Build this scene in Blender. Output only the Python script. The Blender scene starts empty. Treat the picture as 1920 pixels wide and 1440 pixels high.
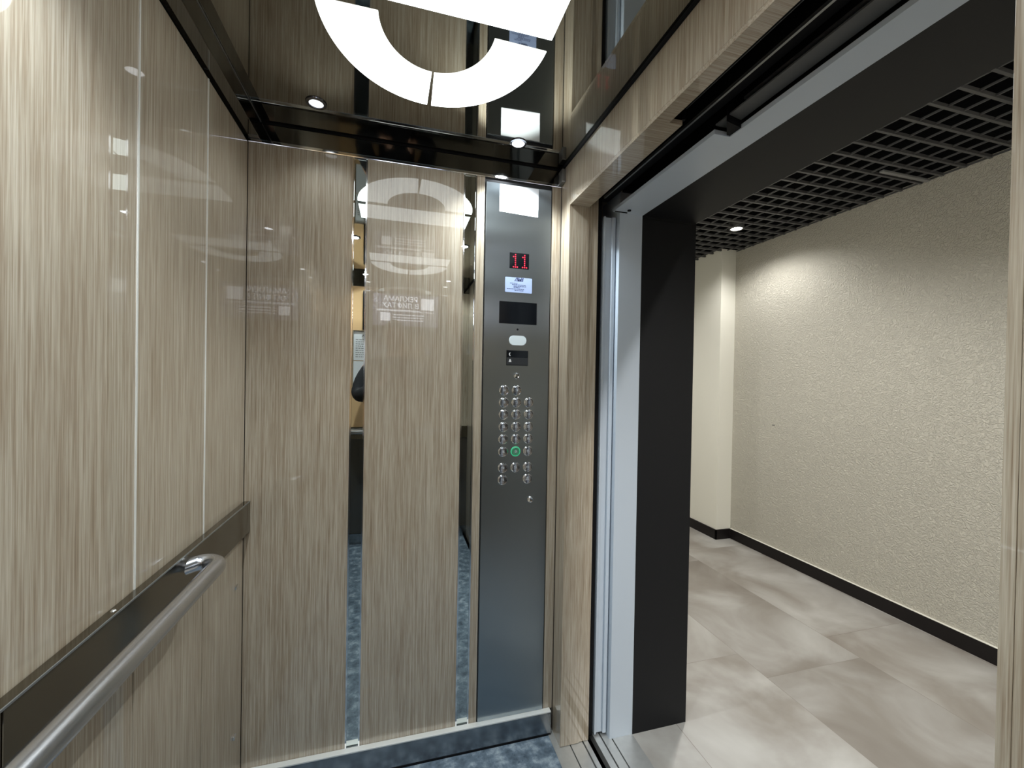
import bpy, bmesh, math, random
from mathutils import Vector, Matrix, Euler
random.seed(7)
scene = bpy.context.scene
COL = scene.collection
PI = math.pi

# ------------------------------------------------------------------ camera
F_PX, YAW, PITCH, ROLL = 786.73, math.radians(15.452), math.radians(-0.498), math.radians(1.005)
cam_data = bpy.data.cameras.new('camera')
cam = bpy.data.objects.new('camera', cam_data)
COL.objects.link(cam)
fwd = Vector((math.sin(YAW)*math.cos(PITCH), math.cos(YAW)*math.cos(PITCH), math.sin(PITCH)))
r0 = Vector((math.cos(YAW), -math.sin(YAW), 0))
u0 = r0.cross(fwd)
rv = r0*math.cos(ROLL) + u0*math.sin(ROLL)
uv = u0*math.cos(ROLL) - r0*math.sin(ROLL)
m = Matrix((rv, uv, -fwd)).transposed().to_4x4()
m.translation = Vector((0, 0, 1.4))
cam.matrix_world = m
cam_data.sensor_fit = 'HORIZONTAL'
cam_data.sensor_width = 36
cam_data.lens = F_PX/1920*36
cam_data.clip_start = 0.01
cam_data.clip_end = 50
scene.camera = cam

# ------------------------------------------------------------------ world, exposure
w = bpy.data.worlds.new('world'); scene.world = w; w.use_nodes = True
w.node_tree.nodes['Background'].inputs[0].default_value = (0.5, 0.5, 0.5, 1)
w.node_tree.nodes['Background'].inputs[1].default_value = 0.004
scene.view_settings.view_transform = 'Standard'
scene.view_settings.look = 'None'
scene.view_settings.gamma = 1
scene.view_settings.use_curve_mapping = False
scene.view_settings.exposure = 0.0
scene.cycles.max_bounces = 14
scene.cycles.glossy_bounces = 8
scene.cycles.sample_clamp_indirect = 6
LAMP_E = 3.8        # radiance of the ceiling diffusers

# ------------------------------------------------------------------ material helpers
def new_mat(name):
    mt = bpy.data.materials.new(name); mt.use_nodes = True
    return mt, mt.node_tree.nodes, mt.node_tree.links, mt.node_tree.nodes['Principled BSDF']
def srgb(r, g, b):
    f = lambda c: c/12.92 if c <= .04045 else ((c+.055)/1.055)**2.4
    return (f(r/255), f(g/255), f(b/255), 1)
def plain(name, col, rough=.5, metal=0, coat=0, coat_rough=.05, noise=0, nscale=8, bump=0, bscale=200, spec=.5, ior=1.5):
    mt, N, L, P = new_mat(name)
    P.inputs['Base Color'].default_value = col
    P.inputs['Roughness'].default_value = rough
    P.inputs['Metallic'].default_value = metal
    P.inputs['Coat Weight'].default_value = coat
    P.inputs['Coat Roughness'].default_value = coat_rough
    P.inputs['IOR'].default_value = ior
    P.inputs['Specular IOR Level'].default_value = spec
    tc = N.new('ShaderNodeTexCoord')
    if noise:
        n = N.new('ShaderNodeTexNoise'); n.inputs['Scale'].default_value = nscale; n.inputs['Detail'].default_value = 6
        L.new(tc.outputs['Object'], n.inputs['Vector'])
        mx = N.new('ShaderNodeMix'); mx.data_type = 'RGBA'
        mx.inputs[6].default_value = tuple(c*(1-noise) for c in col[:3])+(1,)
        mx.inputs[7].default_value = tuple(min(1, c*(1+noise)) for c in col[:3])+(1,)
        L.new(n.outputs['Fac'], mx.inputs[0]); L.new(mx.outputs[2], P.inputs['Base Color'])
    if bump:
        n = N.new('ShaderNodeTexNoise'); n.inputs['Scale'].default_value = bscale; n.inputs['Detail'].default_value = 3
        L.new(tc.outputs['Object'], n.inputs['Vector'])
        b = N.new('ShaderNodeBump'); b.inputs['Strength'].default_value = bump; b.inputs['Distance'].default_value = .002
        L.new(n.outputs['Fac'], b.inputs['Height']); L.new(b.outputs[0], P.inputs['Normal'])
    return mt
def emit(name, col, strength):
    mt, N, L, P = new_mat(name)
    P.inputs['Base Color'].default_value = (col[0]*.6, col[1]*.6, col[2]*.6, 1)
    P.inputs['Roughness'].default_value = .35
    P.inputs['Emission Color'].default_value = col
    P.inputs['Emission Strength'].default_value = strength
    return mt
def ramp(N, stops):
    r = N.new('ShaderNodeValToRGB')
    while len(r.color_ramp.elements) < len(stops): r.color_ramp.elements.new(.5)
    for e, (p, c) in zip(r.color_ramp.elements, stops): e.position = p; e.color = c
    return r

def wood_mat(flat=False):
    mt, N, L, P = new_mat('zebrano_laminate')
    tc = N.new('ShaderNodeTexCoord')
    def ns(sx, sz, det, dist=0):
        mp = N.new('ShaderNodeMapping'); mp.inputs['Scale'].default_value = (sz, sx, sx) if flat else (sx, sx, sz)
        L.new(tc.outputs['Object'], mp.inputs['Vector'])
        n = N.new('ShaderNodeTexNoise'); n.inputs['Scale'].default_value = 1
        n.inputs['Detail'].default_value = det; n.inputs['Distortion'].default_value = dist
        n.inputs['Roughness'].default_value = .6
        L.new(mp.outputs[0], n.inputs['Vector']); return n
    a = ns(250, 4.0, 4, .25); b = ns(600, 12.0, 3); c = ns(24, .7, 2)
    m1 = N.new('ShaderNodeMath'); m1.operation = 'MULTIPLY'; m1.inputs[1].default_value = .55
    L.new(a.outputs['Fac'], m1.inputs[0])
    m2 = N.new('ShaderNodeMath'); m2.operation = 'MULTIPLY_ADD'; m2.inputs[1].default_value = .35
    L.new(b.outputs['Fac'], m2.inputs[0]); L.new(m1.outputs[0], m2.inputs[2])
    m3 = N.new('ShaderNodeMath'); m3.operation = 'MULTIPLY_ADD'; m3.inputs[1].default_value = .10
    L.new(c.outputs['Fac'], m3.inputs[0]); L.new(m2.outputs[0], m3.inputs[2])
    r = ramp(N, [(.34, srgb(132, 113, 91)), (.45, srgb(160, 144, 123)), (.51, srgb(173, 160, 140)), (.62, srgb(194, 183, 165))])
    L.new(m3.outputs[0], r.inputs[0]); L.new(r.outputs[0], P.inputs['Base Color'])
    P.inputs['Roughness'].default_value = .38
    P.inputs['Coat Weight'].default_value = 1
    P.inputs['Coat Roughness'].default_value = .018
    P.inputs['Coat IOR'].default_value = 1.62
    return mt
def brushed_mat(name, col, rough, aniso=.85, rot=0.0, metal=1):
    mt, N, L, P = new_mat(name)
    P.inputs['Base Color'].default_value = col; P.inputs['Metallic'].default_value = metal
    P.inputs['Roughness'].default_value = rough
    P.inputs['Anisotropic'].default_value = aniso
    P.inputs['Anisotropic Rotation'].default_value = rot
    t = N.new('ShaderNodeTangent'); t.direction_type = 'RADIAL'; t.axis = 'Z'
    L.new(t.outputs[0], P.inputs['Tangent'])
    tc = N.new('ShaderNodeTexCoord'); mp = N.new('ShaderNodeMapping'); mp.inputs['Scale'].default_value = (700, 700, 3)
    n = N.new('ShaderNodeTexNoise'); n.inputs['Scale'].default_value = 1; n.inputs['Detail'].default_value = 2
    L.new(tc.outputs['Object'], mp.inputs['Vector']); L.new(mp.outputs[0], n.inputs['Vector'])
    b = N.new('ShaderNodeBump'); b.inputs['Strength'].default_value = .12; b.inputs['Distance'].default_value = .0004
    L.new(n.outputs['Fac'], b.inputs['Height']); L.new(b.outputs[0], P.inputs['Normal'])
    return mt
def cabin_floor_mat():
    mt, N, L, P = new_mat('scuffed_blue_grey_linoleum')
    tc = N.new('ShaderNodeTexCoord')
    n = N.new('ShaderNodeTexNoise'); n.inputs['Scale'].default_value = 22; n.inputs['Detail'].default_value = 8; n.inputs['Roughness'].default_value = .65
    L.new(tc.outputs['Object'], n.inputs['Vector'])
    r = ramp(N, [(.3, srgb(62, 74, 86)), (.5, srgb(104, 119, 132)), (.66, srgb(160, 172, 180))])
    L.new(n.outputs['Fac'], r.inputs[0]); L.new(r.outputs[0], P.inputs['Base Color'])
    n2 = N.new('ShaderNodeTexNoise'); n2.inputs['Scale'].default_value = 60; L.new(tc.outputs['Object'], n2.inputs['Vector'])
    r2 = ramp(N, [(.3, (.25,)*3+(1,)), (.7, (.6,)*3+(1,))]); L.new(n2.outputs['Fac'], r2.inputs[0]); L.new(r2.outputs[0], P.inputs['Roughness'])
    return mt
def hall_floor_mat():
    mt, N, L, P = new_mat('grey_beige_stone_tile')
    tc = N.new('ShaderNodeTexCoord')
    # rectified tiles 0.6 x 1.2 m, staggered; slightly different tone per tile
    mp = N.new('ShaderNodeMapping'); mp.inputs['Rotation'].default_value = (0, 0, PI/2)
    mp.inputs['Location'].default_value = (1.59, .07, 0)
    mp.vector_type = 'POINT'
    br = N.new('ShaderNodeTexBrick'); br.offset = .15; br.offset_frequency = 2
    br.inputs['Scale'].default_value = 1; br.inputs['Brick Width'].default_value = 1.2; br.inputs['Row Height'].default_value = .6
    br.inputs['Mortar Size'].default_value = .0012; br.inputs['Mortar Smooth'].default_value = .2
    br.inputs['Color1'].default_value = (.25,)*3+(1,); br.inputs['Color2'].default_value = (.8,)*3+(1,); br.inputs['Mortar'].default_value = (0, 0, 0, 1)
    L.new(tc.outputs['Object'], mp.inputs['Vector']); L.new(mp.outputs[0], br.inputs['Vector'])
    ad = N.new('ShaderNodeVectorMath'); ad.operation = 'MULTIPLY_ADD'; ad.inputs[1].default_value = (7, 7, 7)
    L.new(br.outputs['Color'], ad.inputs[0]); L.new(tc.outputs['Object'], ad.inputs[2])
    n = N.new('ShaderNodeTexNoise'); n.inputs['Scale'].default_value = 2.3; n.inputs['Detail'].default_value = 5; n.inputs['Distortion'].default_value = .5
    L.new(ad.outputs[0], n.inputs['Vector'])
    r = ramp(N, [(.28, srgb(120, 112, 104)), (.45, srgb(138, 132, 124)), (.56, srgb(155, 151, 145)), (.72, srgb(178, 176, 171))])
    L.new(n.outputs['Fac'], r.inputs[0])
    mx = N.new('ShaderNodeMix'); mx.data_type = 'RGBA'; mx.blend_type = 'MULTIPLY'; mx.inputs[0].default_value = 1
    rr = ramp(N, [(0, (.97,)*3+(1,)), (.25, (.92,)*3+(1,)), (.8, (1.04,)*3+(1,))])
    L.new(br.outputs['Color'], rr.inputs[0]); L.new(r.outputs[0], mx.inputs[6]); L.new(rr.outputs[0], mx.inputs[7])
    m3 = N.new('ShaderNodeMix'); m3.data_type = 'RGBA'; m3.inputs[7].default_value = srgb(112, 104, 96)
    sc = N.new('ShaderNodeMath'); sc.operation = 'MULTIPLY'; sc.inputs[1].default_value = .6
    L.new(br.outputs['Fac'], sc.inputs[0]); L.new(sc.outputs[0], m3.inputs[0]); L.new(mx.outputs[2], m3.inputs[6])
    L.new(m3.outputs[2], P.inputs['Base Color'])
    P.inputs['Roughness'].default_value = .42
    return mt
def plaster_mat():
    mt, N, L, P = new_mat('embossed_cream_wallpaper')
    P.inputs['Base Color'].default_value = srgb(192, 188, 176); P.inputs['Roughness'].default_value = .62
    tc = N.new('ShaderNodeTexCoord')
    n = N.new('ShaderNodeTexNoise'); n.inputs['Scale'].default_value = 42; n.inputs['Detail'].default_value = 4; n.inputs['Distortion'].default_value = 2.2
    L.new(tc.outputs['Object'], n.inputs['Vector'])
    r = ramp(N, [(.40, (0, 0, 0, 1)), (.60, (1, 1, 1, 1))]); L.new(n.outputs['Fac'], r.inputs[0])
    b = N.new('ShaderNodeBump'); b.inputs['Strength'].default_value = .75; b.inputs['Distance'].default_value = .005
    L.new(r.outputs[0], b.inputs['Height']); L.new(b.outputs[0], P.inputs['Normal'])
    return mt

WOOD = wood_mat(); WOOD_ACROSS = wood_mat(True)
BRONZE = plain('bronze_mirror_steel', (.31, .305, .275, 1), .03, 1)
BAND = plain('dark_bronze_mirror', (.20, .20, .19, 1), .05, 1)
MIRROR = plain('mirror_glass', (.62, .66, .64, 1), .01, 1)
CHROME = plain('polished_chrome', (.80, .81, .82, 1), .08, 1)
DARKCH = plain('dark_chrome', (.12, .12, .13, 1), .15, 1)
ALU = plain('bright_aluminium', (.88, .88, .84, 1), .35, .35)
LOWER = plain('dark_brown_laminate', (.05, .043, .034, 1), .3, coat=1)
PEACH = plain('peach_laminate', srgb(228, 188, 138), .3, coat=1)
STEEL = brushed_mat('brushed_stainless', (.33, .37, .395, 1), .3, .98, 0.0)
TUBE = plain('satin_steel_tube', (.62, .63, .66, 1), .24, 1)
PLATE = plain('brown_steel_plate', (.20, .185, .155, 1), .14, 1)
SKIRT = plain('smudged_steel_skirting', (.30, .32, .34, 1), .2, 1, noise=.35, nscale=18)
FLOORM = cabin_floor_mat()
HFLOOR = hall_floor_mat()
PLASTER = plaster_mat()
CREAM = plain('smooth_cream_paint', srgb(232, 230, 219), .6)
BASEB = plain('dark_brown_baseboard', srgb(22, 18, 18), .5, spec=.3)
BLACK = plain('black_paint', (.005, .005, .006, 1), .6, spec=.15)
DARKM = plain('dark_gear_steel', (.05, .052, .055, 1), .4, .6)
GEAR = plain('grey_gear_rail', (.30, .31, .31, 1), .35, .8)
PORTAL = plain('anthracite_painted_metal', srgb(17, 18, 21), .6, spec=.3)
WHITEM = plain('light_grey_painted_steel', srgb(196, 206, 217), .38)
GRILLE = plain('black_grid_profile', (.085, .085, .086, 1), .5)
SILL = plain('aluminium_sill', (.62, .62, .60, 1), .38, .7, noise=.12, nscale=40)
PAPER = plain('white_paper', (.86, .88, .9, 1), .55)
BLUEPAPER = plain('pale_blue_sticker', srgb(168, 184, 222), .5)
INK = plain('dark_blue_ink', srgb(44, 52, 92), .6)
BLACKGL = plain('black_glass', (.006, .007, .009, 1), .1)
OVAL = plain('frosted_white_plastic', (.80, .88, .90, 1), .35)
LENS = emit('downlight_lens', (.92, .96, 1, 1), 90)
LENSDIM = emit('dim_downlight_lens', (.92, .96, 1, 1), 1.6)
HLENS = emit('hall_downlight_lens', (1, .95, .85, 1), 30)
DIFF = emit('white_light_diffuser', (.94, 1.0, 1.0, 1), LAMP_E)
LED = emit('red_led', (1, .03, .06, 1), 1.7)
LEDCORE = LED
GREEN = emit('green_backlit_ring', (.05, .5, .24, 1), .6)
GREENCAP = plain('green_tinted_cap', (.10, .34, .20, 1), .25, .3)
BTNCAP = plain('polished_button_cap', (.50, .51, .55, 1), .16, 1)
BTNINK = plain('engraved_mark', (.75, .78, .82, 1), .3, .5)
ICON = plain('white_icon_print', (.8, .8, .8, 1), .5)
SCR = emit('purple_grey_screen', (.34, .34, .46, 1), 1.4)
SCRW = emit('white_screen_text', (.9, .93, 1, 1), 5.5)
INKG = plain('grey_print', (.12, .12, .13, 1), .6)
SKIN = plain('skin', srgb(206, 160, 136), .5)
FABRIC = plain('black_jacket_fabric', (.008, .008, .01, 1), .85, bump=.4, bscale=300)
JEANS = plain('dark_trouser_fabric', (.02, .022, .03, 1), .85, bump=.4, bscale=300)
LEATHER = plain('dark_shoe_leather', (.015, .012, .01, 1), .4)
HAIR = plain('dark_brown_hair', (.02, .013, .009, 1), .55, bump=.6, bscale=120)
EYEW = plain('eye_white', (.8, .8, .78, 1), .2)
EYED = plain('dark_iris', (.02, .012, .008, 1), .1)
LIPS = plain('lip', srgb(170, 100, 92), .5)
PHONE = plain('dark_phone_case', (.01, .01, .012, 1), .3)

# ------------------------------------------------------------------ geometry helpers
class MB:
    def __init__(s): s.bm = bmesh.new()
    def box(s, x0, x1, y0, y1, z0, z1, bev=0):
        b = bmesh.new()
        v = [b.verts.new(p) for p in ((x0,y0,z0),(x1,y0,z0),(x1,y1,z0),(x0,y1,z0),(x0,y0,z1),(x1,y0,z1),(x1,y1,z1),(x0,y1,z1))]
        for f in ((3,2,1,0),(4,5,6,7),(0,1,5,4),(1,2,6,5),(2,3,7,6),(3,0,4,7)): b.faces.new([v[i] for i in f])
        if bev: bmesh.ops.bevel(b, geom=list(b.edges), offset=bev, segments=2, affect='EDGES', profile=.6)
        s.add(b); return s
    def add(s, b, mat=None):
        if mat: bmesh.ops.transform(b, matrix=mat, verts=b.verts)
        me = bpy.data.meshes.new('tmp'); b.to_mesh(me); b.free(); s.bm.from_mesh(me); bpy.data.meshes.remove(me)
    def prism(s, pts, z0, z1, mat=None, bev=0):
        """outline in xy extruded in z"""
        b = bmesh.new()
        lo = [b.verts.new((p[0], p[1], z0)) for p in pts]; hi = [b.verts.new((p[0], p[1], z1)) for p in pts]
        b.faces.new(lo[::-1]); top = b.faces.new(hi); n = len(pts)
        for i in range(n): b.faces.new((lo[i], lo[(i+1) % n], hi[(i+1) % n], hi[i]))
        if bev: bmesh.ops.bevel(b, geom=list(top.edges), offset=bev, segments=2, affect='EDGES')
        bmesh.ops.recalc_face_normals(b, faces=b.faces)
        s.add(b, mat); return s
    def lathe(s, prof, seg=32, mat=None):
        """profile (r, z) turned about z"""
        b = bmesh.new(); rings = []
        for r, z in prof:
            rings.append([b.verts.new((r*math.cos(2*PI*i/seg), r*math.sin(2*PI*i/seg), z)) for i in range(seg)] if r > 1e-6 else [b.verts.new((0, 0, z))])
        for A, B in zip(rings, rings[1:]):
            for i in range(seg):
                j = (i+1) % seg
                if len(A) == 1 and len(B) == 1: continue
                if len(A) == 1: b.faces.new((A[0], B[i], B[j]))
                elif len(B) == 1: b.faces.new((A[i], A[j], B[0]))
                else: b.faces.new((A[i], A[j], B[j], B[i]))
        bmesh.ops.recalc_face_normals(b, faces=b.faces)
        s.add(b, mat); return s
    def tube(s, path, r, seg=20):
        b = bmesh.new(); rings = []; n = len(path); P = [Vector(p) for p in path]
        prev = None
        for i, p in enumerate(P):
            t = (P[min(i+1, n-1)] - P[max(i-1, 0)]).normalized()
            if prev is None:
                a = Vector((0, 0, 1)) if abs(t.z) < .9 else Vector((1, 0, 0))
                u = t.cross(a).normalized()
            else: u = (prev - t*prev.dot(t)).normalized()
            prev = u; v = t.cross(u)
            rr = r[i] if isinstance(r, (list, tuple)) else r
            rings.append([b.verts.new(p + (u*math.cos(2*PI*k/seg) + v*math.sin(2*PI*k/seg))*rr) for k in range(seg)])
        for A, B in zip(rings, rings[1:]):
            for k in range(seg): b.faces.new((A[k], A[(k+1) % seg], B[(k+1) % seg], B[k]))
        b.faces.new(rings[0][::-1]); b.faces.new(rings[-1])
        bmesh.ops.recalc_face_normals(b, faces=b.faces)
        s.add(b); return s
    def ball(s, c, r, sc=(1, 1, 1), seg=16):
        b = bmesh.new(); bmesh.ops.create_uvsphere(b, u_segments=seg, v_segments=max(6, seg//2), radius=r)
        s.add(b, Matrix.Translation(c) @ Matrix.Diagonal((sc[0], sc[1], sc[2], 1))); return s
    def obj(s, name, mat, parent=None, loc=(0, 0, 0), smooth=False):
        """verts are in world space when loc is given at top level; the origin is moved to loc"""
        if loc != (0, 0, 0): bmesh.ops.translate(s.bm, verts=s.bm.verts, vec=-Vector(loc))
        me = bpy.data.meshes.new(name); s.bm.to_mesh(me); s.bm.free()
        me.materials.append(mat)
        if smooth:
            me.shade_smooth()
            try: me.set_sharp_from_angle(angle=math.radians(38))
            except Exception: pass
        o = bpy.data.objects.new(name, me); COL.objects.link(o)
        o.location = loc
        if parent: o.parent = parent
        return o
def tag(o, label, cat, group=None):
    o['label'] = label; o['category'] = cat
    if group: o['group'] = group
    return o
def struct(o): o['kind'] = 'structure'; return o
def empty(name, loc=(0, 0, 0)):
    o = bpy.data.objects.new(name, None); COL.objects.link(o); o.location = loc; o.empty_display_size = .05; return o
def thing(name, label, cat, loc=(0, 0, 0), group=None): return tag(empty(name, loc), label, cat, group)
def copy_tree(o, parent=None):
    c = o.copy(); COL.objects.link(c)
    if parent: c.parent = parent
    for ch in list(o.children): copy_tree(ch, c)
    return c
def box(name, mat, b, parent=None, bev=0, loc=(0, 0, 0)): return MB().box(*b, bev=bev).obj(name, mat, parent, loc)
def text_bm(s, size, depth=.0004, align='CENTER', shear=0, offset=0):
    cu = bpy.data.curves.new('t', 'FONT'); cu.body = s; cu.size = size; cu.extrude = depth; cu.align_x = align; cu.align_y = 'CENTER'
    cu.shear = shear; cu.offset = offset; cu.resolution_u = 3
    o = bpy.data.objects.new('t', cu); COL.objects.link(o)
    bpy.context.view_layer.update()
    me = bpy.data.meshes.new_from_object(o.evaluated_get(bpy.context.evaluated_depsgraph_get()))
    b = bmesh.new(); b.from_mesh(me); bpy.data.objects.remove(o); bpy.data.curves.remove(cu); bpy.data.meshes.remove(me)
    return b
# panel frames: +x right, +y up, +z out of the surface, as read from the front
def frame_front(x, y, z): return Matrix(((1, 0, 0, x), (0, 0, -1, y), (0, 1, 0, z), (0, 0, 0, 1)))     # faces -Y
def frame_back(x, y, z): return Matrix(((-1, 0, 0, x), (0, 0, 1, y), (0, 1, 0, z), (0, 0, 0, 1)))      # faces +Y
def rounded(w_, h_, r, n=6):
    pts = []
    for cx, cy, a in ((w_/2-r, h_/2-r, 0), (-w_/2+r, h_/2-r, 90), (-w_/2+r, -h_/2+r, 180), (w_/2-r, -h_/2+r, 270)):
        for k in range(n+1):
            t = math.radians(a + 90*k/n); pts.append((cx + r*math.cos(t), cy + r*math.sin(t)))
    return pts

# ------------------------------------------------------------------ cabin dimensions
XL, XR, YF, YB = -.479, .6227, 1.565, -.60
ZT, ZC = 2.166, 2.239
YD0, YD1, ZH = .29, 1.476, 2.066          # door opening of the cabin

# ------------------------------------------------------------------ cabin shell
box('floor', FLOORM, (XL-.03, .600, YB-.03, YF+.03, -.03, 0))['kind'] = 'structure'
ceil = struct(box('ceiling', BRONZE, (XL-.03, XR+.03, YB-.03, YF+.03, ZC, ZC+.02)))

# wall at the end, with the laminate boards and the two mirror strips
wf = struct(box('wall_front', DARKM, (XL-.03, XR+.03, YF+.012, YF+.03, 0, ZC)))
def lam(x0, x1, z0=.088, z1=ZT):
    o = box('laminate_board', WOOD, (x0+.0012, x1-.0012, YF, YF+.012, z0, z1), wf, bev=.0008)
def mir(x0, x1):
    o = box('mirror_strip', MIRROR, (x0+.0035, x1-.0035, YF+.004, YF+.012, .088, ZT), wf)
    mb = MB()
    for xx in (x0, x1): mb.box(xx-.0015, xx+.0035 if xx == x0 else xx+.0015, YF-.0012, YF+.011, .088, ZT) if xx == x0 else mb.box(xx-.0035, xx+.0015, YF-.0012, YF+.011, .088, ZT)
    mb.obj('chrome_edge', CHROME, o)
lam(XL, -.154); mir(-.154, -.108); lam(-.108, .235); mir(.235, .282); lam(.282, .3145); lam(.5835, XR)
box('recess_board', DARKM, (.3145, .5835, YF+.004, YF+.012, .088, ZT), wf)
box('dark_mirror_band', BAND, (XL, XR, YF, YF+.012, ZT+.012, ZC), wf)
box('chrome_edge', CHROME, (XL, XR, YF-.005, YF+.012, ZT, ZT+.012), wf, bev=.002)
box('shadow_gap', BLACK, (XL, XR, YF-.003, YF, ZC-.006, ZC), wf)

# left wall
wl = struct(box('wall_left', DARKM, (XL-.03, XL-.012, YB-.03, YF+.03, 0, ZC)))
ys = [YB, -.236, .064, .364, .664, .9645, 1.265, YF]
for a, b in zip(ys, ys[1:]):
    b2 = b
    box('laminate_board', WOOD, (XL-.012, XL, a+.0015, b2-.0015, .06, ZT), wl, bev=.0008)
for s_ in ys[1:-1]:
    box('seam_strip', ALU, (XL-.010, XL+.0015, s_-.0022, s_+.0022, .986, ZT), wl)
mb = MB().box(XL-.012, XL+.038, YB, YF, ZT+.012, ZC-.001, bev=.002)
mb.obj('dark_ceiling_profile', BAND, wl)
box('profile_edge_line', GEAR, (XL+.0375, XL+.0395, YB, YF, ZC-.004, ZC-.0012), wl)
for z in (.733, .258, 1.9):
    if z < 1.5:
        MB().box(XL-.001, XL+.006, 1.488, 1.506, z-.006, z+.006, bev=.002).obj('chrome_clip', CHROME, wl)
MB().box(XL-.012, XL+.012, YB, YF-.012, .0, .058, bev=.002).obj('steel_skirting', SKIRT, wl)

# back wall (behind the camera, seen in the mirror strips and in the gloss)
wb = struct(box('wall_back', DARKM, (XL-.03, XR+.03, YB-.03, YB-.012, 0, ZC)))
for a, b in ((XL, -.154), (-.108, .235), (.282, XR)):
    box('laminate_board', WOOD if a > .25 else PEACH, (a, b, YB-.012, YB, .94, ZT), wb, bev=.0008)
    box('dark_lower_board', LOWER, (a, b, YB-.012, YB, .088, .938), wb, bev=.0008)
for a, b in ((-.154, -.108), (.235, .282)):
    box('mirror_strip', MIRROR, (a, b, YB-.012, YB-.004, .088, ZT), wb)
box('dark_mirror_band', BAND, (XL, XR, YB-.012, YB, ZT, ZC), wb)
box('steel_skirting', SKIRT, (XL, XR, YB-.012, YB+.012, 0, .088), wb)
# steel skirting of the end wall
sk = struct(MB().box(XL, .612, YF-.022, YF+.012, .004, .090, bev=.003).obj('baseboard_front', SKIRT))
box('bright_top_edge', ALU, (XL, .610, YF-.023, YF-.001, .0885, .0935), sk, bev=.001)
box('floor_joint', BLACK, (XL, .610, YF-.024, YF-.020, 0, .006), sk)

# wall with the door opening: return panels, header, reveals
wr = struct(box('wall_right', WOOD, (XR, XR+.02, YD1+.0125, YF+.012, 0, ZC)))
box('laminate_board', WOOD, (XR, XR+.02, YB-.012, YD0-.0125, 0, ZC), wr)
box('door_header', WOOD, (XR, XR+.018, YD0-.0125, YD1+.0125, ZH+.0125, ZC), wr)
box('corner_seam', BLACK, (XR-.0012, XR+.001, YF-.006, YF-.003, 0, ZT), wr)
# reveal, two boards with a groove
box('reveal_board', WOOD, (XR, .701, YD1, YD1+.012, .004, ZH), wr)
box('reveal_board', WOOD, (.7022, .7425, YD1+.003, YD1+.014, .004, ZC-.1), wr, bev=.0006)
box('reveal_board', WOOD, (XR, .742, YD0-.012, YD0, .004, ZH), wr, bev=.0006)
box('header_soffit', WOOD_ACROSS, (XR, .702, .935, YD1+.012, ZH, ZH+.012), wr)
box('header_soffit', WOOD_ACROSS, (XR, .664, YD0-.012, .935, ZH, ZH+.012), wr)
box('shadow_gap', BLACK, (XR-.006, XR, YB, YF, ZC-.010, ZC), wr)
MB().box(XR-.016, XR-.0005, YF-.045, YF-.004, 2.172, 2.222, bev=.003).obj('corner_bracket', GEAR, wr)

# ------------------------------------------------------------------ car door gear above the opening
d2 = struct(box('door_2', BLACK, (.705, .95, .02, 1.75, 2.30, 2.33)))
box('gear_back_plate', BLACK, (.664, .70, .02, .93, 2.10, 2.30), d2)
box('gear_back_plate', BLACK, (.703, .712, .935, 1.75, 2.082, 2.30), d2)
box('track_rail', GEAR, (.754, .760, .25, 1.46, 2.100, 2.108), d2)
box('track_housing', BLACK, (.760, .792, .25, 1.50, 2.106, 2.25), d2)
box('track_rail', GEAR, (.822, .828, .25, .86, 2.108, 2.114), d2)
box('thin_wire_guide', DARKM, (.722, .725, .25, 1.44, 2.12, 2.124), d2)
box('inner_housing', BLACK, (.838, .90, .25, 1.45, 2.13, 2.25), d2)
b_ = MB(); b_.prism([(.790, .880), (.905, .905), (.908, .955), (.850, .945)], 2.060, 2.13); b_.obj('black_bracket', BLACK, d2)
box('closing_lip', BLACK, (.742, .768, 1.50, 1.62, 0, 2.3), d2)
# car door leaf edge, slid back behind the reveal
box('door_leaf', BLACK, (.744, .764, 1.492, 1.70, .01, 2.2), d2)
box('door_leaf', BLACK, (.744, .764, -.2, .265, .01, 2.2), d2)

# ------------------------------------------------------------------ landing door: white frame and leaf, dark cladding
XP, XQ, YP, ZP = .926, 1.175, 1.464, 2.057
d1 = struct(box('door_1', WHITEM, (.826, XP, YP, YP+.14, 0, ZP+.08), bev=.0015))
box('frame_head', WHITEM, (.797, XP, .930, YP, ZP, ZP+.012), d1)
box('frame_head', WHITEM, (.846, XP, .10, .930, ZP, ZP+.012), d1)
box('frame_head_shaded_rail', plain('shade_toned_rail', srgb(84, 85, 84), .5), (.800, .845, .10, .930, ZP+.022, ZP+.026), d1)  # the shade this rail sits in is put into its grey
box('frame_jamb', WHITEM, (.826, XP, .10, .235, 0, ZP+.08), d1)
leaf = box('door_leaf', WHITEM, (.778, .822, 1.494, 1.62, .012, 2.045), d1, bev=.001)
box('leaf_edge_rib', CHROME if False else WHITEM, (.771, .7785, 1.486, 1.62, .012, 2.045), leaf, bev=.0015)
box('leaf_edge_rib', WHITEM, (.806, .8215, 1.484, 1.50, .012, 2.045), leaf, bev=.003)
box('door_leaf', WHITEM, (.778, .822, .02, .215, .012, 2.045), d1, bev=.001)
MB().lathe([(0, -.004), (.007, -.004), (.007, 0), (0, 0)], 20, Matrix.Translation((.848, 1.432, ZP+.0005))).obj('screw_hole', BLACK, d1, smooth=True)
box('rubber_lip', BLACK, (.800, .852, 1.4535, 1.4565, ZP-.003, ZP+.001), d1)
dc = struct(box('trim_1', PORTAL, (XP+.001, XQ, YP, YP+.16, 0, 2.35)))
dc.name = 'trim_1'
box('cladding_head', PORTAL, (XP+.001, XQ, .05, YP, ZP, 2.35), dc)
box('cladding_jamb', PORTAL, (XP+.001, XQ, .05, .225, 0, ZP), dc)
box('joint_line', BLACK, (XP+.002, XQ-.002, YP-.0008, YP, ZP-.012, ZP-.0105), dc)

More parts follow.
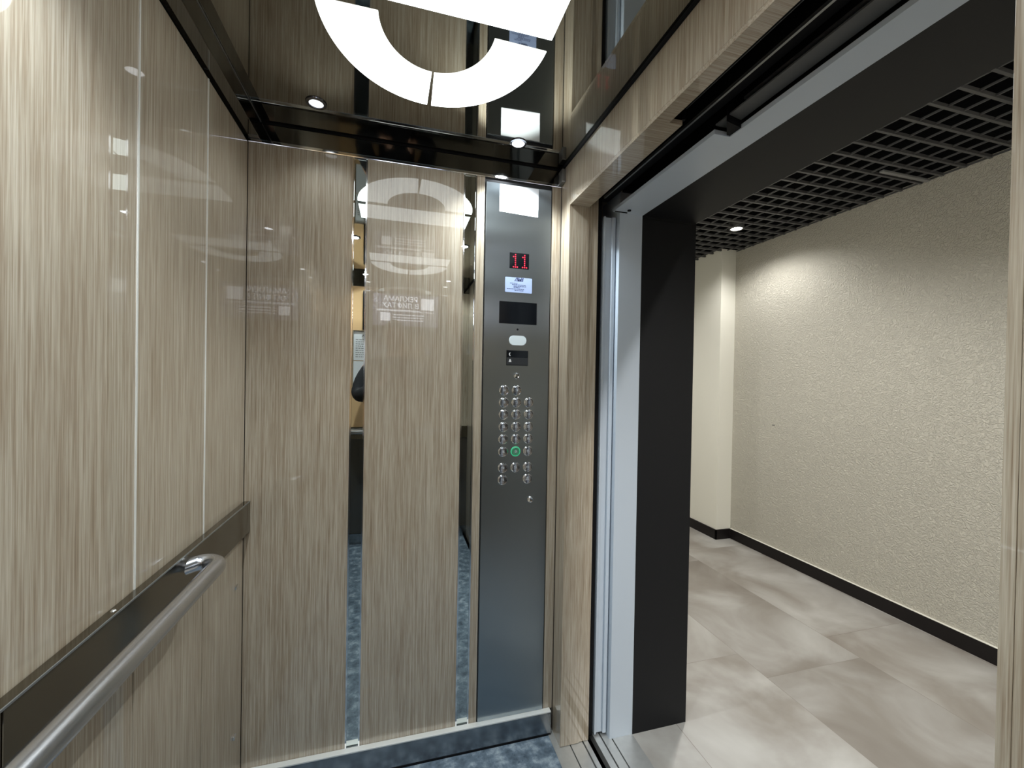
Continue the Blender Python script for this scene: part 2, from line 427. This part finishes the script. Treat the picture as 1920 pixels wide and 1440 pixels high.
# ------------------------------------------------------------------ sills
s1 = struct(box('trim_2', SILL, (.600, .6635, YD0-.02, YF+.01, -.03, .002)))
for a, b in ((.668, .7165), (.7225, .740)): box('sill_rib', SILL, (a, b, YD0-.02, 1.62, -.03, .002), s1)
for a, b in ((.6635, .668), (.7165, .7225)): box('sill_groove', BLACK, (a, b, YD0-.02, 1.62, -.03, -.014), s1)
s2 = struct(box('trim_3', SILL, (.771, .796, .05, 1.62, -.03, .001)))
for a, b in ((.802, .835), (.840, .926)): box('sill_rib', SILL, (a, b, .05, 1.62 if b < .9 else YP, -.03, .001), s2)
for a, b in ((.796, .802), (.835, .840)): box('sill_groove', BLACK, (a, b, .05, 1.62, -.03, -.012), s2)
# shaft behind the gap
struct(box('wall_shaft', BLACK, (.70, 1.0, -.3, 1.9, -.42, -.40)))

# ------------------------------------------------------------------ hall
HX, HZ = 2.956, 2.594
struct(box('floor', HFLOOR, (.926, 4.2, -2.2, 6.0, -.03, 0)))
hc = struct(box('ceiling', BLACK, (XQ, 4.2, -2.2, 6.0, 3.0, 3.02)))
box('void_side', BLACK, (HX, HX+.15, -2.2, 6.0, HZ+.021, 3.0), hc)
struct(box('wall_hall', PLASTER, (HX, HX+.15, -2.2, 3.14, 0, HZ+.02)))
struct(box('wall_column', CREAM, (2.80, 3.2, 3.14, 6.0, 0, HZ+.02)))
struct(box('wall_hall_end', CREAM, (XQ, 2.80, 5.9, 6.0, 0, HZ+.02)))
struct(box('wall_hall_near_end', CREAM, (XQ, 4.2, -2.2, -2.1, 0, HZ+.02)))
wn = struct(box('wall_hall_lift_side', CREAM, (XQ-.05, XQ-.002, YP+.16, 6.0, 0, 3.0)))
box('wall_piece', CREAM, (XQ-.05, XQ-.002, -2.2, .05, 0, 3.0), wn)
box('wall_piece', CREAM, (XQ-.05, XQ-.002, .05, YP+.16, 2.35, 3.0), wn)
bbh = struct(box('baseboard_hall', BASEB, (HX-.012, HX, -2.1, 3.128, 0, .087), bev=.001))
box('top_bead', CREAM, (HX-.012, HX, -2.1, 3.128, .087, .0905), bbh)
bbc = struct(box('baseboard_column', BASEB, (2.788, 2.80, 3.128, 5.9, 0, .087), bev=.001))
box('baseboard_return', BASEB, (2.788, HX-.012, 3.128, 3.14, 0, .087), bbc)
struct(box('baseboard_hall_end', BASEB, (XQ, 2.788, 5.888, 5.9, 0, .087)))
# open-cell grid ceiling, 10 cm cells
gr = MB()
for k in range(0, 80): y = -2.05 + .1*k; gr.box(XQ, HX if y < 3.14 else 2.8, y-.0065, y+.0065, HZ, HZ+.016) if y < 5.9 else None
gr.obj('t', GRILLE); g1 = bpy.data.objects['t']; g1.name = 'grid_ceiling'
tag(g1, 'black open-cell grid ceiling over the hall outside the lift', 'grid ceiling')
g2 = MB()
x = 1.25
while x < HX: g2.box(x-.0025, x+.0025, -2.1, 3.13 if x > 2.8 else 5.88, HZ+.003, HZ+.012); x += .1
o = g2.obj('cross_profiles', GRILLE, g1)
tag_bar = MB().box(2.56, 2.93, 1.690, 1.712, HZ-.012, HZ-.001, bev=.002)
o = tag_bar.obj('loose_profile', plain('grey_profile', (.22, .22, .22, 1), .4), g1); o['label'] = 'grey loose profile hanging at the grid edge'
# two lines of writing-free wear: a small mark on the wall
tag(box('wall_mark', INKG, (HX-.002, HX+.001, 2.700, 2.722, 1.071, 1.077)), 'tiny dark scuff mark on the cream hall wall', 'mark')

def hall_light(x, y, label, power):
    t = thing('ceiling_spotlight', label, 'light', (x, y, HZ), 'spotlights set in the black grid ceiling')
    MB().lathe([(.040, -.004), (.052, -.004), (.054, .0), (.054, .05), (.040, .05), (.040, -.004)], 32).obj('housing_ring', GRILLE, t, smooth=True)
    MB().lathe([(0, -.0005), (.0395, -.0005), (.0395, .01), (0, .01)], 32).obj('lens', HLENS, t, smooth=True)
    l = bpy.data.lights.new('lamp', 'SPOT'); l.energy = power; l.spot_size = math.radians(150); l.spot_blend = .6; l.color = (1, .985, .955); l.shadow_soft_size = .035
    lo = bpy.data.objects.new('lamp', l); COL.objects.link(lo); lo.parent = t; lo.location = (0, 0, -.01)
hall_light(2.50, 2.66, 'round white spotlight glowing in the black grid ceiling near the column', 45)
hall_light(1.55, 1.78, 'unseen spotlight added above the dark lift portal to brighten the hall', 108)  # added lamp, hidden by the portal; evens out the hall wall
hall_light(1.45, -.45, 'unseen spotlight added right of the lift doorway to brighten the hall', 200)  # added lamp, unseen; lifts the hall wall and floor on this side
hall_light(2.0, 4.6, 'unseen spotlight added at the far end to brighten the hall', 60)  # added lamp, unseen; fill for the far part of the hall

# ------------------------------------------------------------------ ceiling lamps of the cabin
def lamp(name, label, sgn, cy):
    """half ring of two pieces and a bar, set flat in the mirror ceiling"""
    cx = .085; t = thing(name, label, 'light', (cx, cy, ZC), 'half-ring lamps in the mirror ceiling')
    R0, R1 = .137, .272
    def arc(a0, a1):
        pts = []
        n = 30
        ey = 1.12           # ring is slightly drawn out along the cabin
        for k in range(n+1):
            a = math.radians(a0 + (a1-a0)*k/n); pts.append((R1*math.cos(a), sgn*R1*1.115*math.sin(a)))
        for k in range(n+1):
            a = math.radians(a1 + (a0-a1)*k/n); pts.append((R0*math.cos(a), sgn*R0*1.18*math.sin(a)))
        MB().prism([(p[0], p[1]+sgn*.0165) for p in pts], -.0012, .0).obj('curved_diffuser', DIFF, t)
    arc(0.8, 88.7); arc(91.3, 179.2)
    MB().box(-.272, .272, *(sorted((sgn*-.0165, sgn*-.195))), -.0012, 0).obj('straight_diffuser', DIFF, t)
lamp('ceiling_lamp', 'white half-ring ceiling lamp with a straight bar above the control panel end', 1, .997)
lamp('ceiling_lamp', 'white half-ring ceiling lamp at the rear, seen only as a reflection', -1, -.037)

def downlight(x, y, label, power, lens=None):
    t = thing('downlight', label, 'light', (x, y, ZC), 'round downlights in the mirror ceiling')
    MB().lathe([(.021, -.004), (.030, -.003), (.031, 0), (.021, 0), (.021, -.004)], 36).obj('trim_ring', DARKCH, t, smooth=True)
    MB().lathe([(0, -.0015), (.0208, -.0015), (.0208, .0), (0, .0)], 32).obj('lens', lens or LENS, t, smooth=True)
    l = bpy.data.lights.new('lamp', 'SPOT'); l.energy = power; l.spot_size = math.radians(122); l.spot_blend = .6; l.color = (.84, .94, 1); l.shadow_soft_size = .018
    lo = bpy.data.objects.new('lamp', l); COL.objects.link(lo); lo.parent = t; lo.location = (0, 0, -.006)
downlight(-.248, 1.409, 'small round downlight beside the half-ring lamp, nearer the left wall', 2, LENSDIM)
downlight(.404, 1.434, 'glaring round downlight right above the steel control panel', 44)
downlight(-.248, .46, 'round downlight over the middle of the left wall', 60)
downlight(.404, .50, 'round downlight over the middle of the doorway', 8)
downlight(-.248, -.46, 'rear downlight on the left, seen as a reflection', 22)
downlight(.42, -.48, 'rear downlight on the right, seen as a reflection', 12)

# ------------------------------------------------------------------ control panel
YC = YF-.004
cp = thing('control_panel', 'tall brushed steel control panel with buttons and red floor number', 'control panel', (.449, YF, .095))
def CP(name, mb, mat, smooth=False, label=None, parent=None):
    o = mb.obj(name, mat, None, (.449, YF, .095), smooth)
    o.parent = parent or cp; o.location = (0, 0, 0)
    if label: o['label'] = label
    return o
CP('faceplate', MB().box(.318, .580, YC, YF+.003, .094, 2.150, bev=.0015), STEEL)
Y0 = YC
def onpanel(x, z, dy=0): return frame_front(x, Y0-dy, z)
CP('floor_display', MB().prism(rounded(.078, .060, .001, 2), -.001, .0012, onpanel(.452, 1.861)), BLACKGL, label='black dot-matrix display window')
disp = bpy.data.objects['floor_display']
for cx in (.4365, .4735):
    mb = MB(); s = .0078
    dots = [(0, 6), (-1, 5), (0, 5), (0, 4), (0, 3), (0, 2), (0, 1), (-1, 0), (0, 0), (1, 0)]
    for (i, j) in dots:
        mb.lathe([(0, .0016), (.0024, .0016), (.0027, .0010), (0, .0010)], 10, onpanel(cx+i*s, 1.8605+(j-3)*s))
    CP('red_digit', mb, LED, label='red dotted figure 1', parent=disp)
# sticker with print
st = thing('service_sticker', 'pale blue printed sticker below the red floor number', 'sticker', (.451, Y0, 1.768))
def ST(name, mb, mat):
    o = mb.obj(name, mat, None, (.451, Y0, 1.768)); o.parent = st; o.location = (0, 0, 0); return o
ST('sheet', MB().prism(rounded(.108, .058, .002, 2), .0, .0006, onpanel(.451, 1.768)), BLUEPAPER)
mb = MB(); mb.add(text_bm('ЛМS', .0165, .0002, shear=.35, offset=.0006), onpanel(.451, 1.7885, .0008)); ST('heading_print', mb, INK)
mb = MB()
for j, (a, b) in enumerate(((-.034, -.004), (-.026, .028), (-.020, .030), (-.020, .006), (-.046, .022), (-.016, .020))):
    z = 1.7745-.0055*j; xx = .451+a
    while xx < .451+b:
        ww = random.uniform(.004, .010); mb.box(xx, min(xx+ww, .451+b), Y0-.0009, Y0-.0005, z-.001, z+.001); xx += ww+.0015
ST('small_print', mb, INK)
# screen, sensor hole, oval lamp, icon window
sc_ = CP('display_screen', MB().prism(rounded(.151, .085, .002, 2), -.001, .0012, onpanel(.451, 1.660)), BLACKGL, label='black rectangular screen, switched off')
CP('sensor_hole', MB().lathe([(0, .0008), (.0035, .0008), (.004, 0), (0, 0)], 16, onpanel(.450, 1.597)), BLACK)
CP('oval_lamp', MB().prism(rounded(.070, .037, .018, 8), -.001, .0022, onpanel(.451, 1.5545), bev=.001), OVAL, label='pale oval plastic cover')
ic = CP('call_window', MB().prism(rounded(.087, .058, .001, 2), -.001, .0012, onpanel(.4505, 1.4865)), BLACKGL, label='dark window with handset and bell signs')
CP('grey_lower_half', MB().prism(rounded(.085, .028, .001, 2), .0012, .0016, onpanel(.4505, 1.474)), plain('dark_grey_glass', (.035, .037, .04, 1), .3), parent=ic)
mb = MB()   # handset (a crescent) and bell
pts = [(.0075*math.cos(math.radians(a)), .0075*math.sin(math.radians(a))) for a in range(110, 251, 20)] + [(.0048*math.cos(math.radians(a))+.001, .0055*math.sin(math.radians(a))) for a in range(250, 109, -20)]
mb.prism(pts, .0014, .002, onpanel(.424, 1.5005))
mb.prism([(-.006, -.004), (.006, -.004), (.0042, -.001), (.0035, .004), (.0012, .0065), (-.0012, .0065), (-.0035, .004), (-.0042, -.001)], .0018, .0022, onpanel(.4215, 1.475))
CP('handset_and_bell_sign', mb, ICON, parent=ic)
# buttons
def button_proto():
    root = MB().lathe([(.0195, 0), (.0195, .0016), (.0178, .0030), (.0160, .0026), (.0158, 0)], 32).obj('button', CHROME, smooth=True)
    MB().lathe([(.0155, 0), (.0155, .0022), (.0140, .0036), (.0095, .0030), (0, .0024)], 32).obj('button_cap', BTNCAP, root, smooth=True)
    return root
btn = None; cols = (.400, .450, .500)
rows = [(1.361, ('16', '17', None)), (1.3145, ('13', '14', '15')), (1.268, ('10', '11', '12')), (1.2205, ('7', '8', '9')),
        (1.173, ('4', '5', '6')), (1.125, ('1', '2', '3')), (1.063, ('<>', 'П', '><')), (1.017, ('-1', None, '#'))]
proto = button_proto(); first = True
for z, names in rows:
    for x, nm in zip(cols, names):
        if nm is None: continue
        if first: b = proto; first = False
        else: b = copy_tree(proto)
        b.parent = cp; b.matrix_parent_inverse = Matrix()
        M_ = Matrix.Translation((-.449, -YF, -.095)) @ onpanel(x, z)
        b.location = M_.to_translation(); b.rotation_euler = M_.to_euler()
        if nm == '2':
            b['label'] = 'green lit round button'
            bm = b.data.copy(); b.data = bm; bm.materials.clear(); bm.materials.append(GREEN)
            cb = b.children[0]; cb.data = cb.data.copy(); cb.data.materials.clear(); cb.data.materials.append(GREENCAP)
        mb = MB()
        if nm == '#': mb.prism([(-.007, -.005), (.007, -.005), (.005, -.001), (.004, .005), (.0012, .008), (-.0012, .008), (-.004, .005), (-.005, -.001)], .0032, .0040)
        else: mb.add(text_bm(nm, .0145 if len(nm) < 2 else .012, .0004, offset=.0002), Matrix.Translation((0, 0, .0036)))
        g = mb.obj('button_mark', BTNINK); g.parent = b
for x, z in ((.4495, 1.417), (.513, .934)):
    k = MB().lathe([(.0125, 0), (.0125, .002), (.0105, .0045), (.0085, .0045), (.007, .0035), (0, .0035)], 28).obj('key_switch', CHROME, smooth=True)
    k.parent = cp; M_ = Matrix.Translation((-.449, -YF, -.095)) @ onpanel(x, z); k.location = M_.to_translation(); k.rotation_euler = M_.to_euler()
    s = MB().box(-.0012, .0012, -.005, .005, .003, .0042).obj('keyhole', BLACK); s.parent = k
# white paper at the top of the panel
pn = tag(MB().prism([(-.078, -.052), (.0765, -.058), (.078, .052), (-.078, .052)], .0006, .0014, onpanel(.448, 2.095)).obj('paper_notice', PAPER, None, (.448, Y0, 2.095)),
    'blank white paper taped at the top of the control panel, in downlight glare', 'paper')

# ------------------------------------------------------------------ plate and handrail on the left wall
pl = thing('handrail', 'satin steel tube handrail on a brown steel plate along the left wall', 'handrail', (XL, .48, .935))
def HR(name, mb, mat, smooth=False, label=None):
    o = mb.obj(name, mat, None, (XL, .48, .935), smooth); o.parent = pl; o.location = (0, 0, 0)
    if label: o['label'] = label
    return o
HR('wall_plate', MB().box(XL+.001, XL+.020, .657, YF-.001, .886, .986, bev=.0012), PLATE, label='brown steel backing plate')
HR('wall_plate', MB().box(XL+.001, XL+.020, YB+.001, .655, .886, .986, bev=.0012), PLATE, label='brown steel backing plate')
HR('plate_top_edge', MB().box(XL+.0185, XL+.0205, YB+.001, YF-.001, .9835, .9865), GEAR)
HR('screw', MB().lathe([(0, .003), (.003, .002), (.0045, 0)], 16, Matrix.Translation((XL+.010, .885, .986))), CHROME, True)
zt_, xt_, rb = .952, -.398, .036
path = []
def endbend(yc, sgn):
    return [(xt_-rb+rb*math.cos(math.radians(a)), yc+sgn*rb*1.25*math.sin(math.radians(a)), zt_) for a in range(0, 145, 12)]
e1 = endbend(1.115, 1); e0 = endbend(-.15, -1)
path = [(XL, -.155, zt_)] + e0[::-1] + [(xt_, .2, zt_), (xt_, .5, zt_), (xt_, .8, zt_), (xt_, 1.05, zt_)] + e1 + [(XL, 1.12, zt_)]
HR('tube', MB().tube(path, .0185, 28), TUBE, True)

# ------------------------------------------------------------------ things on the back wall
bk = YB
ad = thing('advertising_screen', 'wide purple-grey advertising screen lettered РЕКЛАМА В ЛИФТАХ on the rear wall', 'screen', (.075, bk, 1.82))
def AD(name, mb, mat, parent=None):
    o = mb.obj(name, mat, None, (.075, bk, 1.82)); o.parent = parent or ad; o.location = (0, 0, 0); return o
AD('screen_case', MB().box(-.275, .425, bk, bk+.030, 1.80, 2.13, bev=.004), BLACKGL)
sp = AD('screen_face', MB().box(-.195, .345, bk+.0295, bk+.0315, 1.845, 2.115), SCR)
mb = MB()
fb = lambda x, z: frame_back(x, bk+.0325, z)
mb.add(text_bm('РЕКЛАМА', .058, .0003, offset=.001), fb(.030, 2.072)); mb.add(text_bm('В ЛИФТАХ', .058, .0003, offset=.001), fb(.030, 2.016))
mb.box(-.165, .19, bk+.032, bk+.033, 1.974, 1.982); mb.box(-.165, .31, bk+.032, bk+.033, 1.968, 1.971)
AD('screen_text', mb, SCRW, sp)
AD('pale_square', MB().box(.198, .305, bk+.032, bk+.033, 1.990, 2.088), SCRW, sp)
AD('pale_square', MB().box(-.135, -.055, bk+.032, bk+.033, 1.885, 1.955), SCRW, sp)
mb = MB()
for j in range(3):
    x = -.03
    while x < .22: ww = random.uniform(.01, .03); mb.box(x, x+ww, bk+.032, bk+.033, 1.935-.022*j, 1.943-.022*j); x += ww+.006
AD('screen_text', mb, SCRW, sp)
nt = thing('framed_notice', 'white paper notice in a clear frame on the rear wall, seen in the mirror strip', 'notice', (-.21, bk, 1.56))
def NT(name, mb, mat):
    o = mb.obj(name, mat, None, (-.21, bk, 1.56)); o.parent = nt; o.location = (0, 0, 0); return o
NT('sheet', MB().box(-.345, -.08, bk+.001, bk+.004, 1.545, 1.785), PAPER)
mb = MB(); mb.box(-.352, -.074, bk, bk+.010, 1.785, 1.796, bev=.001); mb.box(-.352, -.346, bk, bk+.008, 1.30, 1.785); mb.box(-.08, -.074, bk, bk+.008, 1.30, 1.785); NT('frame', mb, CHROME)
mb = MB()
mb.add(text_bm('ПРАВИЛА', .028, .0003, offset=.0008), frame_back(-.212, bk+.0045, 1.750))
for j in range(9):
    x = -.33
    while x < -.10: ww = random.uniform(.008, .024); mb.box(x, x+ww, bk+.004, bk+.0046, 1.716-.018*j, 1.721-.018*j); x += ww+.005
NT('print', mb, INKG)
NT('lower_sheet', MB().box(-.345, -.08, bk+.001, bk+.004, 1.30, 1.538), PAPER)
hb = thing('handrail', 'steel tube handrail across the rear wall, seen in the mirror strip', 'handrail', (.07, bk, .95))
o = MB().box(XL+.021, XR-.001, bk+.001, bk+.018, .886, .986, bev=.001).obj('wall_plate', PLATE, None, (.07, bk, .95)); o.parent = hb; o.location = (0, 0, 0)
pth = [(-.36+.0, bk+.012, .95), (-.385, bk+.03, .95), (-.38, bk+.055, .95), (-.355, bk+.07, .95), (-.2, bk+.07, .95), (.3, bk+.07, .95), (.50, bk+.07, .95), (.525, bk+.055, .95), (.53, bk+.03, .95), (.51, bk+.012, .95)]
o = MB().tube(pth, .0185, 20).obj('tube', TUBE, None, (.07, bk, .95), True); o.parent = hb; o.location = (0, 0, 0)

# ------------------------------------------------------------------ the photographer, seen only in the mirror strips
def skin_mesh(name, pts, edges, mat, root=0, sub=2, parent=None):
    me = bpy.data.meshes.new(name); me.from_pydata([p[:3] for p in pts], edges, [])
    o = bpy.data.objects.new(name, me); COL.objects.link(o)
    md = o.modifiers.new('skin', 'SKIN'); md.use_smooth_shade = True; md.branch_smoothing = .4
    for i, p in enumerate(pts):
        r = p[3]; me.skin_vertices[0].data[i].radius = (r, p[4] if len(p) > 4 else r)
        me.skin_vertices[0].data[i].use_root = (i == root)
    o.modifiers.new('sub', 'SUBSURF').levels = sub; o.modifiers['sub'].render_levels = sub
    me.materials.append(mat)
    bpy.context.view_layer.update()
    ev = o.evaluated_get(bpy.context.evaluated_depsgraph_get())
    m2 = bpy.data.meshes.new_from_object(ev); m2.name = name
    bpy.data.objects.remove(o); bpy.data.meshes.remove(me)
    if not m2.materials: m2.materials.append(mat)
    m2.shade_smooth()
    o = bpy.data.objects.new(name, m2); COL.objects.link(o)
    if parent: o.parent = parent
    return o
# standing behind the phone, both hands raised to it, elbows out; x, y, z in the cabin
cx, cy = -.02, -.335
J = [(cx, cy, .97, .135, .10), (cx, cy, 1.15, .135, .10), (cx, cy+.005, 1.36, .15, .105), (cx, cy-.005, 1.475, .11, .085), (cx, cy+.01, 1.57, .052), (cx, cy+.03, 1.64, .06)]
E_ = [(0, 1), (1, 2), (2, 3), (3, 4), (4, 5)]
def limb(start, pts):
    global J, E_
    prev = start
    for p in pts: J.append(p); E_.append((prev, len(J)-1)); prev = len(J)-1
for s in (-1, 1):
    limb(3, [(cx+s*.18, cy, 1.49, .066), (cx+s*.235, cy+.05, 1.37, .056), (cx+s*.255, cy+.10, 1.245, .046), (cx+s*.20, cy+.19, 1.285, .040), (cx+s*.105+.01, cy+.265, 1.345, .026), (cx+s*.085+.012, cy+.298, 1.362, .026)])
    limb(0, [(cx+s*.10, cy, .88, .085), (cx+s*.105, cy+.01, .52, .058), (cx+s*.105, cy-.01, .30, .055), (cx+s*.105, cy-.02, .09, .036), (cx+s*.115, cy+.09, .045, .034)])
person = skin_mesh('person', J, E_, SKIN)
person['label'] = 'person in a black jacket holding up a phone, glimpsed in the mirror strip'; person['category'] = 'person'
# jacket and trousers follow the body a little outside the skin
J2 = [(p[0], p[1], p[2])+tuple(r+(.034 if k < 4 else .03 if k in (6, 17) else .018) for r in p[3:]) for k, p in enumerate(J)]
def subset(idx, trim=None):
    mp = {k: n for n, k in enumerate(idx)}
    return [J2[k] for k in idx], [(mp[a], mp[b]) for a, b in E_ if a in mp and b in mp]
arm_l = list(range(6, 11)); arm_r = list(range(17, 22))
pj, ej = subset([0, 1, 2, 3]+arm_l+arm_r); pj[0] = (cx, cy, .87, .155, .120); pj.append((cx, cy+.008, 1.545, .075, .075)); ej.append((3, len(pj)-1))
pj = [(p[0], p[1], p[2], p[3]+.016) + tuple(q+.016 for q in p[4:]) if i in (4, 9) else p for i, p in enumerate(pj)]; skin_mesh('jacket', pj, ej, FABRIC, parent=person)
pj2, ej2 = subset([0]+list(range(12, 16))+list(range(23, 27)))
pj2[0] = (cx, cy, .96, .150, .120)
pj2 = [(p[0], p[1], p[2]-.03 if p[2] < .12 else p[2]) + tuple(p[3:]) for p in pj2]
pj2.append((cx, cy, 1.06, .135, .105)); ej2.append((0, len(pj2)-1))
skin_mesh('trousers', pj2, ej2, JEANS, parent=person)
for s in (-1, 1):
    b = bmesh.new(); bmesh.ops.create_uvsphere(b, u_segments=20, v_segments=12, radius=1)
    for v in b.verts:
        v.co = Vector((v.co.x*.045*(1-.15*max(0, -v.co.y)), v.co.y*.13, max(-.0, v.co.z)*(.045 if v.co.y < .2 else .032)+(-.0 if v.co.z > 0 else 0)))
    mb = MB(); mb.add(b, Matrix.Translation((cx+s*.112, cy+.045, .004))); o = mb.obj('shoe', LEATHER, person, smooth=True)
# head with face
hd = MB(); b = bmesh.new(); bmesh.ops.create_uvsphere(b, u_segments=32, v_segments=24, radius=1)
for v in b.verts:
    x, y, z = v.co
    k = 1 - .28*max(0, -z)**1.5
    yy = y*.098*(k if y > 0 else 1)
    if y > .2: yy += .016*math.exp(-((x/.14)**2))*math.exp(-(((z+.18)/.22)**2)) - .008*math.exp(-(((abs(x)-.38)/.16)**2 + ((z-.06)/.14)**2)) + .007*math.exp(-((x/.3)**2 + ((z+.82)/.14)**2))
    v.co = Vector((x*.076*k, yy, z*.118))
HC = (cx, cy+.035, 1.725)
hd.add(b, Matrix.Translation(HC))
for s in (-1, 1): hd.ball((HC[0]+s*.077, HC[1]-.008, HC[2]-.005), .03, (.35, .7, 1.0))
head = hd.obj('head', SKIN, person, smooth=True)
for s in (-1, 1):
    e = MB().ball((HC[0]+s*.029, HC[1]+.078, HC[2]+.006), .013).obj('eye', EYEW, head, smooth=True)
    MB().ball((HC[0]+s*.029, HC[1]+.0885, HC[2]+.005), .0052).obj('iris', EYED, head, smooth=True)
MB().ball((HC[0], HC[1]+.081, HC[2]-.060), .022, (1, .35, .28)).obj('lips', LIPS, head, smooth=True)
hb_ = MB(); b = bmesh.new(); bmesh.ops.create_uvsphere(b, u_segments=32, v_segments=24, radius=1)
bmesh.ops.delete(b, geom=[v for v in b.verts if v.co.z < (.42 if v.co.y > .1 else -.35)], context='VERTS')
for v in b.verts: v.co = Vector((v.co.x*.087, v.co.y*.112, v.co.z*.134))
hb_.add(b, Matrix.Translation((HC[0], HC[1]-.004, HC[2]+.002))); hb_.obj('hair', HAIR, head, smooth=True)
# hands: palm and five unequal bent fingers gripping the phone edges
for s in (-1, 1):
    wx, wy, wz = cx+s*.085+.012, cy+.298, 1.362
    px = .0+s*.078
    P_ = [(wx, wy-.01, wz, .022, .018), (px, -.030, 1.385, .026, .015), (px, -.026, 1.41, .024, .013)]
    Eh = [(0, 1), (1, 2)]
    for k, (dz, ln) in enumerate(((.030, .92), (.010, 1.0), (-.012, .95), (-.032, .78))):
        base = (px, -.022, 1.40+dz, .0095); n = len(P_)
        P_ += [base, (px+s*.004, -.004+.004*ln, 1.403+dz, .0088), (px-s*.010, .004+.003*ln, 1.405+dz, .0080), (px-s*.010-s*.016*ln, .0035, 1.406+dz, .0070)]
        Eh += [(1 if dz < 0 else 2, n), (n, n+1), (n+1, n+2), (n+2, n+3)]
    n = len(P_)
    P_ += [(px-s*.012, -.036, 1.372, .0105), (px-s*.028, -.036, 1.384, .0095), (px-s*.044, -.031, 1.392, .0085)]
    Eh += [(1, n), (n, n+1), (n+1, n+2)]
    skin_mesh('hand', P_, Eh, SKIN, sub=1, parent=person)
ph = thing('phone', 'dark phone held upright sideways in both hands, outside the picture', 'phone', (0, -.020, 1.363))
ob = MB().box(-.076, .076, -.0245, -.0165, 1.363, 1.437, bev=.003).obj('phone_body', PHONE, None, (0, -.020, 1.363)); ob.parent = ph; ob.location = (0, 0, 0)
